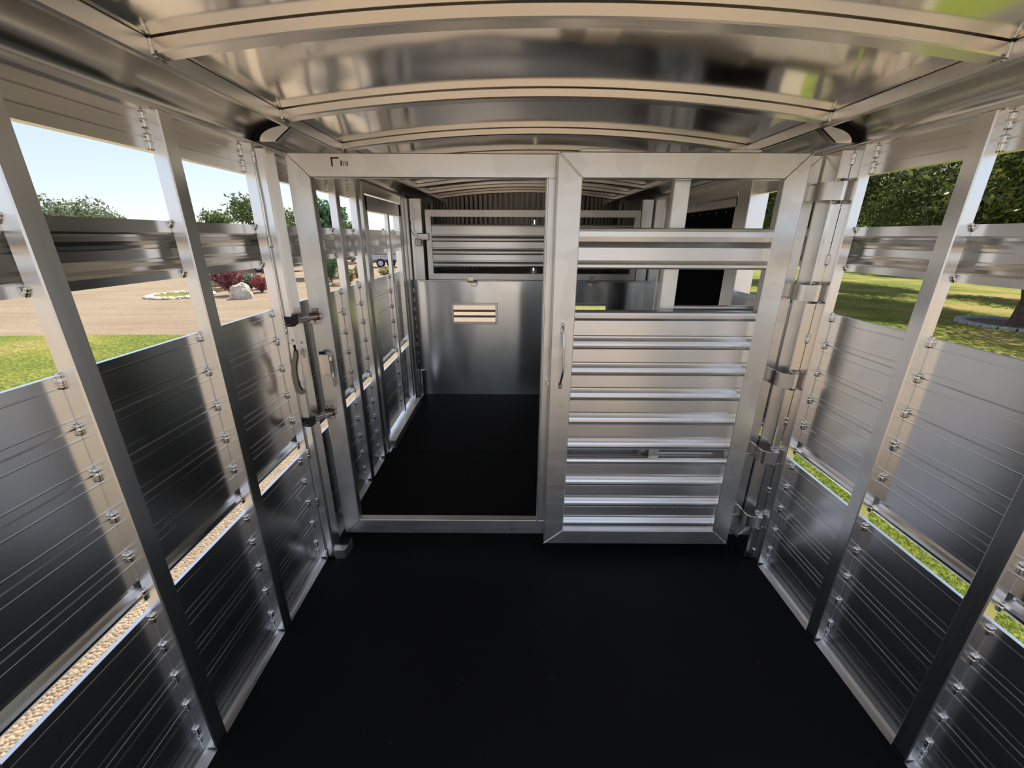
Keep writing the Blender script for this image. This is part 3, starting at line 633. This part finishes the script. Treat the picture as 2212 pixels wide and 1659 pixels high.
# nose beyond the bulkhead (raised deck, curved ribbed wall, slit window)
fl2 = MB().box(-.96, 1.25, Y_BULK + .031, 5.75, 1.07, 1.10).build('floor', NOSE, None, kind='structure', cat='floor', label='dim raised nose deck beyond the drop gate')
NW = empty('wall_nose', (.145, 5.7, 1.1), 'dark ribbed nose wall seen beyond the drop gate slats', 'wall', kind='structure')
for k in range(44):
    t = -1 + 2 * k / 43; x = .145 + 1.06 * math.sin(t * 1.35) / math.sin(1.35); y = 4.55 + 1.15 * math.cos(t * 1.35) ** .6 if abs(t * 1.35) < 1.5 else 4.55
    if abs(x - .275) < .012: continue
    MB().box(x - .022, x + .022, y, y + .02, 1.09, 1.98, .004).build('rib', NOSE, NW)
MB().box(.262, .288, 5.756, 5.764, 1.70, 2.02).build('back_sheet', NOSE, NW)
MB().box(-1.0, .262, 5.755, 5.765, 1.07, 2.02).build('back_sheet', NOSE, NW)
MB().box(.288, 1.3, 5.755, 5.765, 1.07, 2.02).build('back_sheet', NOSE, NW)
for s, x in ((-1, -.95), (1, 1.24)):
    MB().box(x - .008, x + .008, Y_BULK + .031, 5.765, 1.09, 2.0).build('side_sheet', NOSE, NW)

# ------------------------------------------------------------------ escape door in the gravel-side wall
d1 = MB().box(-.985, -.905, 2.690, 2.735, .004, 1.802, .003).build('door_1', A_POST, None, kind='structure', cat='door', label='narrow slatted escape door with a barred window near the bulkhead')
X = lambda d: XL + d
mpe = lambda p, t: (XL + .012 + p[0], t, p[1])
for i in range(len(JOINTS_UP) - 1): MB().prism(plank_profile(JOINTS_UP[i + 1], JOINTS_UP[i], lip=(i == 4), top=(i == 0)), mpe, 2.775, 3.56).build('plank', A_PLANK, d1)
for i in range(len(JOINTS_LO) - 1): MB().prism(plank_profile(JOINTS_LO[i + 1], JOINTS_LO[i], top=(i == 0)), mpe, 2.775, 3.56).build('plank', A_PLANK, d1)
bp_ = [(0, 1.535), (0, 1.505), (-.010, 1.494), (-.022, 1.476), (-.0265, 1.463), (-.0265, 1.440), (-.022, 1.428), (-.010, 1.414), (0, 1.407), (0, 1.384), (-.006, 1.384), (-.006, 1.408), (-.03, 1.436), (-.03, 1.468), (-.006, 1.505), (-.006, 1.535)]
MB().prism(bp_, mpe, 2.775, 3.56).build('belt_slat', A_PLANK, d1)
MB().box(-.965, -.912, 2.745, 2.785, .095, 1.735, .003).build('stile', A_POST, d1)
MB().box(-.965, -.912, 3.545, 3.585, .095, 1.735, .003).build('stile', A_POST, d1)
MB().box(-.965, -.912, 2.745, 3.585, 1.645, 1.735, .003).build('top_rail', A_POST, d1)
pd = MB().box(-.933, -.905, 3.20, 3.235, .095, 1.65, .003).build('post', A_POST, d1)
for z in (1.211, 1.099, .985, .868, .750, .629, .549, .443, .325, .207): inst('weld_bead', W_SHORT, (-.929, 3.198, z), pd)
MB().box(-.965, -.865, 2.735, 3.60, 0, .062, .003).build('threshold', A_GATE, d1)
MB().box(-.975, -.905, 3.600, 3.665, .004, 1.802, .003).build('jamb', A_POST, d1)
MB().box(-.975, -.910, 3.682, 3.70, .004, 1.802, .003).build('jamb', A_POST, d1)

# ------------------------------------------------------------------ black lined door in the lawn-side wall
d2 = MB().box(1.255, 1.275, 2.42, 3.35, .06, 1.70).build('door_2', BLACKDOOR, None, kind='structure', cat='door', label='black lined side door in an aluminium frame seen past the gate')
MB().box(1.195, 1.29, 2.27, 2.395, .004, 1.802, .003).build('jamb', A_POST, d2)
MB().box(1.205, 1.27, 2.395, 2.425, .06, 1.70, .003).build('stile', A_POST, d2)
MB().box(1.205, 1.27, 2.395, 3.40, 1.655, 1.700, .003).build('top_rail', A_POST, d2)
MB().box(1.195, 1.27, 2.395, 3.40, 1.705, 1.735, .003).build('header', A_POST, d2)
MB().box(1.205, 1.27, 3.35, 3.42, .004, 1.73, .003).build('jamb', A_POST, d2)
MB().box(1.205, 1.27, 2.39, 3.40, 0, .07, .003).build('threshold', A_GATE, d2)
for k in range(7): inst('screw', SCREW, (1.2545, 2.50 + k * .12, 1.640), d2, (0, 0, math.pi / 2))
MB().box(1.215, 1.25, 3.42, 3.555, .004, 1.802, .003).build('wall_panel', A_SHEET, WR)
MB().box(1.215, 1.25, 3.575, 3.86, .004, 1.802, .003).build('wall_panel', A_SHEET, WR)

# ------------------------------------------------------------------ terrain
def gz_(x, y): return -.55 - .025 * max(0.0, math.hypot(x, y) - 12)
def hit(px, py):
    """where the sight line of a photo pixel meets the ground"""
    d = MCAM @ np.array([(px - IW / 2) / FPX, -(py - IH / 2) / FPX, -1.0]); t = 1.0
    for _ in range(4000):
        p = CAM + d * t
        if p[2] <= gz_(p[0], p[1]): break
        t += .02 + t * .002
    return p
def at(px, py, dist):
    d = MCAM @ np.array([(px - IW / 2) / FPX, -(py - IH / 2) / FPX, -1.0]); return CAM + d * dist / math.hypot(d[0], d[1])
def ground(name, x0, x1, y0, y1, mat, dz, label, cat):
    nx_ = max(2, int((x1 - x0) / 1.5)); ny_ = max(2, int((y1 - y0) / 1.5))
    xs_ = np.linspace(x0, x1, nx_); ys_ = np.linspace(y0, y1, ny_); XX, YY = np.meshgrid(xs_, ys_)
    ZZ = -.55 - .025 * np.maximum(0, np.hypot(XX, YY) - 12) + dz + .012 * np.sin(XX * .9 + YY * .35) * np.sin(YY * .7)
    V = np.stack([XX, YY, ZZ], -1).reshape(-1, 3); i, j = np.meshgrid(np.arange(nx_ - 1), np.arange(ny_ - 1)); b0 = (j * nx_ + i).ravel()
    return big_mesh(name, V, np.stack([b0, b0 + 1, b0 + nx_ + 1, b0 + nx_], 1), mat, smooth=True, label=label, cat=cat, kind='structure')
ground('gravel_drive', -110, 1.7, -1.5, 130, GRAVEL, 0, 'wide tan gravel drive beside and beyond the trailer', 'drive')
ground('gravel_yard', -110, 110, -80, -1.5, GRAVEL, 0, 'open gravel yard outside the rear end of the trailer', 'yard')
ground('lawn', 1.7, 110, -1.5, 130, LAWN, 0, 'sunlit lawn with tree shade beside the trailer', 'lawn')
ground('lawn', -60, -5.6, 4.7, 8.6, LAWN, .035, 'strip of yellowing lawn at the edge of the gravel drive', 'lawn')

# grass blades close to the trailer on the lawn side (seen through the low slot)
rng = np.random.default_rng(3)
def blades(name, x0, x1, y0, y1, n, h, w, mat, **kw):
    x = rng.uniform(x0, x1, n); y = rng.uniform(y0, y1, n); a = rng.uniform(0, 2 * np.pi, n); hh = h * rng.uniform(.5, 1.2, n)
    z = -.55 - .025 * np.maximum(0, np.hypot(x, y) - 12) - .01
    lean = rng.uniform(.1, .9, n) * hh; b = rng.uniform(0, 2 * np.pi, n)
    P0 = np.stack([x - w * np.cos(a), y - w * np.sin(a), z], 1); P1 = np.stack([x + w * np.cos(a), y + w * np.sin(a), z], 1)
    P2 = np.stack([x + lean * np.cos(b), y + lean * np.sin(b), z + hh], 1)
    V = np.stack([P0, P1, P2], 1).reshape(-1, 3)
    return big_mesh(name, V, np.arange(3 * n).reshape(-1, 3), mat, **kw)
blades('lawn_grass', 1.72, 5.2, .3, 8.0, 60000, .075, .004, BLADE, label='dense short grass blades growing close beside the trailer', cat='grass', kind='stuff')

# ------------------------------------------------------------------ plants
def leaf_cloud(centers, radii, n, size, flat=1.0, shell=.55, up=.0):
    """n diamond leaves scattered in ellipsoid blobs; returns V,F"""
    centers = np.array(centers, float); radii = np.array(radii, float)
    if radii.ndim == 1: radii = np.stack([radii, radii, radii * flat], 1)
    vol = radii.prod(1); k = rng.choice(len(centers), n, p=vol / vol.sum())
    d = rng.normal(size=(n, 3)); d /= np.linalg.norm(d, axis=1)[:, None]
    r = (shell + (1 - shell) * rng.random(n)) * rng.uniform(.8, 1.08, n)
    P = centers[k] + d * radii[k] * r[:, None]
    u = rng.normal(size=(n, 3)); u[:, 2] += up; u /= np.linalg.norm(u, axis=1)[:, None]
    v = np.cross(u, rng.normal(size=(n, 3))); v /= np.linalg.norm(v, axis=1)[:, None]
    s = size * rng.uniform(.6, 1.3, n)[:, None]
    V = np.stack([P - u * s, P + v * s * .45, P + u * s, P - v * s * .45], 1).reshape(-1, 3)
    return V, np.arange(4 * n).reshape(-1, 4)
def tree(x, y, label, h, crown_r, crown_h, trunk_r, n, size, mat, trunk_h=None, seed=1, lean=(0, 0), fork=False):
    r_ = random.Random(seed); z0 = gz_(x, y)
    T = empty('tree', (x, y, z0), label, 'tree', 'trees around the trailer')
    th = trunk_h or (h - crown_h * .75)
    mb = MB(); top = Vector((x + lean[0], y + lean[1], z0 + th))
    mb.tube([(x, y, z0 - .1), (x + lean[0] * .3, y + lean[1] * .3, z0 + th * .35), (x + lean[0] * .7, y + lean[1] * .7, z0 + th * .7), tuple(top)], [trunk_r * 1.35, trunk_r, trunk_r * .9, trunk_r * .8], 10)
    cs, rs = [], []
    for k in range(26):
        a = r_.uniform(0, 2 * math.pi); q = crown_r * math.sqrt(r_.random()) * .72; zz = z0 + h - crown_h * r_.uniform(.12, .92)
        env = 1 - .55 * max(0, (zz - (z0 + h - crown_h * .55)) / (crown_h * .5))
        c = (x + lean[0] + q * env * math.cos(a), y + lean[1] + q * env * math.sin(a), zz); cs.append(c); rs.append(crown_r * r_.uniform(.28, .46))
        if k < 9:
            m_ = top.lerp(Vector(c), .5) + Vector((0, 0, -.1)); mb.tube([tuple(top + Vector((0, 0, -.15))), tuple(m_), c], [trunk_r * .5, trunk_r * .3, trunk_r * .1], 6)
    if fork: mb.tube([(x, y, z0 + th * .30), (x - .28, y - .05, z0 + th * .6), (x - .62, y - .1, z0 + th * 1.15)], [trunk_r * .6, trunk_r * .45, trunk_r * .35], 8)
    mb.build('trunk', BARK, T)
    V, F = leaf_cloud(cs, rs, n, size, .75, .35); big_mesh('foliage', V, F, mat, T); return T
tp = hit(2195, 706)
tree(tp[0], tp[1], 'broad leafy shade tree standing in a stone-edged ring on the lawn', 8.0, 4.9, 6.1, .15, 80000, .078, LEAF_DK, 1.9, 3, (.25, .1), True)
tree(11.8, 18.3, 'dense shade tree further along the lawn, its crown seen past the gate hinges', 8.0, 4.8, 6.2, .20, 60000, .095, LEAF_DK, 1.9, 8)
tree(17.0, 27.0, 'leafy tree at the far end of the lawn', 9.0, 5.0, 7.3, .22, 26000, .15, LEAF_MD, 2.2, 12)
tree(33.0, 38.0, 'leafy tree beyond the lawn, filling the gap between nearer crowns', 9.5, 5.6, 8.0, .22, 26000, .16, LEAF_DK, 1.8, 31)
tree(23.0, 17.5, 'dark spreading tree far across the lawn', 9.0, 6.0, 7.2, .25, 30000, .16, LEAF_DK, 2.2, 17)
for px, py, dist, r_, n, mt, lb in ((140, 430, 52, 4.2, 7000, LEAF_GY, 'hazy grey-green tree showing above the belt slat beyond the bare drive'),
                                  (205, 449, 74, 3.2, 4000, LEAF_GY, 'small rounded tree beside the hazy grey-green tree'),
                                  (243, 460, 92, 2.4, 1500, LEAF_GY, 'low wispy tree top far beyond the drive'),
                                  (452, 452, 50, 3.2, 5000, LEAF_MD, 'round green tree beyond the purple shrub'),
                                  (545, 424, 44, 3.6, 7000, LEAF_MD, 'tall loose-crowned tree beside the gate jamb opening'),
                                  (618, 450, 50, 3.0, 4000, LEAF_MD, 'tree crown glimpsed between the jamb and the gate'),
                                  (693, 438, 29, 2.0, 6000, LEAF_GN, 'bright green young tree seen through the gate doorway'),
                                  (752, 478, 60, 2.8, 3000, LEAF_MD, 'low tree behind the parked trailers'),
                                  (846, 488, 80, 2.6, 2000, LEAF_MD, 'faraway low tree seen through the escape door window')):
    p = at(px, py, dist); zt = p[2]; h = zt - gz_(p[0], p[1])
    tree(p[0], p[1], lb, h, r_, max(2.5, h * .75), .16, n, .16, mt, None, int(px))
def stone(name, c, r, mat, seed, parent=None, flat=1.0, **kw):
    bm = bmesh.new(); bmesh.ops.create_icosphere(bm, subdivisions=3, radius=1)
    for v in bm.verts:
        k = 1 + .32 * noise.noise(v.co * 1.3 + Vector((seed, 0, 0))) + .1 * noise.noise(v.co * 4 + Vector((0, seed, 0)))
        v.co = Vector((c[0] + v.co.x * r[0] * k, c[1] + v.co.y * r[1] * k, c[2] + max(v.co.z, -.35) * r[2] * k))
    m_ = bpy.data.meshes.new(name); bm.to_mesh(m_); bm.free(); m_.materials.append(mat)
    o = bpy.data.objects.new(name, m_); link(o); attach(o, parent); tag(o, **kw); return o
def shrub(name, p, w, h, mat, n, size, label, cat='shrub', fan=.5):
    S = empty(name, (p[0], p[1], gz_(p[0], p[1])), label, cat); z0 = gz_(p[0], p[1])
    mb = MB(); V = []; F = []; r_ = random.Random(int(p[0] * 100)); cs = []
    tips = []
    for k in range(26):
        a = r_.uniform(0, 2 * math.pi); q = math.sqrt(r_.random()); tp_ = (p[0] + w / 2 * q * math.cos(a), p[1] + w / 2 * q * math.sin(a), z0 + h * (1 - .35 * q * q) * r_.uniform(.75, 1.05)); tips.append(tp_)
        if k < 14: mb.tube([(p[0], p[1], z0 - .03), tuple((np.array(tp_) * .55 + np.array((p[0], p[1], z0)) * .45)), tp_], [.012, .008, .004], 5)
    mb.build('stem', BARK, S)
    k = rng.integers(0, len(tips), n); t = rng.uniform(.22, 1.0, n) ** .8; T_ = np.array(tips)[k]
    B_ = np.array((p[0], p[1], z0)); P = B_ + (T_ - B_) * t[:, None] + rng.normal(size=(n, 3)) * w * .055
    P[:, 2] = np.maximum(P[:, 2], z0 + .02)
    u = (T_ - B_) + rng.normal(size=(n, 3)) * fan; u /= np.linalg.norm(u, axis=1)[:, None]; v = np.cross(u, rng.normal(size=(n, 3))); v /= np.linalg.norm(v, axis=1)[:, None]
    s = size * rng.uniform(.6, 1.3, n)[:, None]
    V = np.stack([P - u * s, P + v * s * .4, P + u * s, P - v * s * .4], 1).reshape(-1, 3)
    big_mesh('foliage', V, np.arange(4 * n).reshape(-1, 4), mat, S); return S
shrub('barberry_shrub', hit(503, 637), 1.3, 1.35, LEAF_PU, 2600, .05, 'purple fan-shaped shrub behind the pale boulder')
shrub('barberry_shrub', hit(567, 631), .85, .75, LEAF_RD, 1500, .045, 'small red shrub beside the pale boulder')
shrub('barberry_shrub', hit(592, 622), .9, 1.7, LEAF_PU, 1800, .05, 'tall purple shrub against the wall post')
shrub('green_shrub', hit(541, 626), 1.0, .75, LEAF_GN, 900, .07, 'broad-leaved green plant between the purple and red shrubs', 'plant')
shrub('green_shrub', hit(716, 607), 1.6, 1.9, LEAF_GN, 2600, .06, 'bushy green shrub seen through the gate doorway')
for k, (px, py, w_, h_, lb) in enumerate(((752, 612, .9, .7, 'tuft of straw-coloured grass beside the bushy green shrub'), (776, 600, .9, .6, 'pale straw grass tuft near the parked trailers'),
                                         (838, 598, 1.1, .6, 'yellow grass tuft below the escape door window'), (690, 618, .8, .5, 'short straw tuft at the foot of the bushy green shrub'))):
    shrub('grass_tuft', hit(px, py), w_, h_, LEAF_ST, 900, .09, lb, 'grass', .25)
p = hit(524, 645)
stone('boulder', (p[0], p[1], gz_(p[0], p[1]) + .13), (.44, .28, .42), STONE, 3, label='pale craggy boulder in the shrub bed', cat='boulder')
for k, (px, py, s_, lb) in enumerate(((730, 618, .32, 'low tan rock under the bushy green shrub'), (745, 632, .28, 'small tan rock at the bed edge past the gate'), (784, 614, .35, 'tan rock between two straw tufts'), (705, 640, .3, 'flat tan rock close to the gate doorway edge'), (853, 604, .4, 'tan rock below the escape door window'))):
    p = hit(px, py); stone('rock', (p[0], p[1], gz_(p[0], p[1]) + .06), (s_, s_ * .8, s_ * .5), STONE_T, k + 5, label=lb, cat='rock', group='bed rocks')
# stacked ledge stones
p = hit(455, 632)
for k, (dz, w_, dx) in enumerate(((.0, .40, 0), (.235, .36, -.05), (.47, .32, -.1))):
    z0 = gz_(p[0], p[1]) + dz
    MB().box(p[0] - w_ + dx, p[0] + w_ * .7 + dx, p[1] + .25 * k, p[1] + .7 + .25 * k, z0 - .03, z0 + .205, .03).build('ledge_stone', STONE_T, None, cat='stone', group='stacked ledge stones',
        label=('lowest tan ledge stone stacked beside the purple shrub', 'middle tan ledge stone of the stack beside the purple shrub', 'topmost tan ledge stone of the stack beside the purple shrub')[k])
# round bed ringed with flat stones in the drive
c = hit(392, 640); RB = empty('stone_ring', (c[0], c[1], gz_(c[0], c[1])), 'low round bed ringed with flat pale stones in the gravel drive', 'garden bed')
mb = MB().tube([(0, 0, -.1), (0, 0, .05)], .92, 28, False); rm = mb.mesh('bed_turf'); rm.materials.append(LAWN); inst('bed_turf', rm, (c[0], c[1], gz_(c[0], c[1])), RB)
for k in range(26):
    a = 2 * math.pi * k / 26
    stone('edging_stone', (c[0] + 1.0 * math.cos(a), c[1] + 1.0 * math.sin(a), gz_(c[0], c[1]) + .03), (.15, .15, .09), STONE, k, RB)
# ring of blocks around the shade tree
TR = empty('tree_ring', (tp[0], tp[1], gz_(tp[0], tp[1])), 'ring of grey edging blocks with mulch around the shade tree trunk', 'tree ring')
mb = MB().tube([(0, 0, -.1), (0, 0, .04)], 1.0, 24, False); rm = mb.mesh('mulch'); rm.materials.append(MULCH); inst('mulch', rm, (tp[0], tp[1], gz_(tp[0], tp[1])), TR)
bk = MB().box(-.1, .1, -.14, .14, -.08, .10, .015).mesh('edging_block'); bk.materials.append(EDGING)
for k in range(22):
    a = 2 * math.pi * k / 22; inst('edging_block', bk, (tp[0] + 1.06 * math.cos(a), tp[1] + 1.06 * math.sin(a), gz_(tp[0], tp[1])), TR, (0, 0, a))

# ------------------------------------------------------------------ parked stock trailers far across the drive
def parked(px, py, ln, ht, rz, label, wheels=True):
    p = hit(px, py); z0 = gz_(p[0], p[1]); T = empty('parked_trailer', (p[0], p[1], z0), label, 'trailer', 'trailers parked across the drive')
    T.rotation_euler = (0, 0, rz)
    Mx = Matrix.Translation(Vector((p[0], p[1], z0))) @ Matrix.Rotation(rz, 4, 'Z')
    def bb(nm_, x0, x1, y0, y1, z0_, z1_, mat, par, c=.02):
        mb = MB().box(x0, x1, y0, y1, z0_, z1_, c); mb.v = [tuple(Mx @ Vector(v)) for v in mb.v]; return mb.build(nm_, mat, par)
    bb('body', -1.0, ln, .12, 2.3, .62, ht, WHITE, T)
    for k in range(7): bb('body_rib', -1.0, ln, .085, .13, .70 + k * (ht - .8) / 7, .73 + k * (ht - .8) / 7, GREYP, T, .005)
    bb('stripe', -.6, ln - .3, .075, .10, 1.12, 1.22, GREYP, T, .005)
    bb('underframe', -1.0, ln, .3, 2.1, .45, .62, GREYP, T)
    for x in (.0, .92):
        mb = MB().tube([(x, .02, .38), (x, .26, .38)], .38, 22); mb.v = [tuple(Mx @ Vector(v)) for v in mb.v]; w_ = mb.build('wheel', TYRE, T)
        mb = MB().tube([(x, .0, .38), (x, .05, .38)], .23, 18); mb.v = [tuple(Mx @ Vector(v)) for v in mb.v]; mb.build('rim', WHITE, w_)
    return T
parked(823, 578, 3.4, 2.3, .10, 'white ribbed stock trailer with two wheels seen through the escape door window')
parked(722, 571, 2.6, 2.4, .05, 'white parked trailer behind the bushy green shrub')
parked(560, 588, 3.0, 2.4, .05, 'white parked trailer beyond the shrub bed')
parked(778, 568, 1.8, 2.3, .05, 'white parked trailer behind the straw grass tufts')
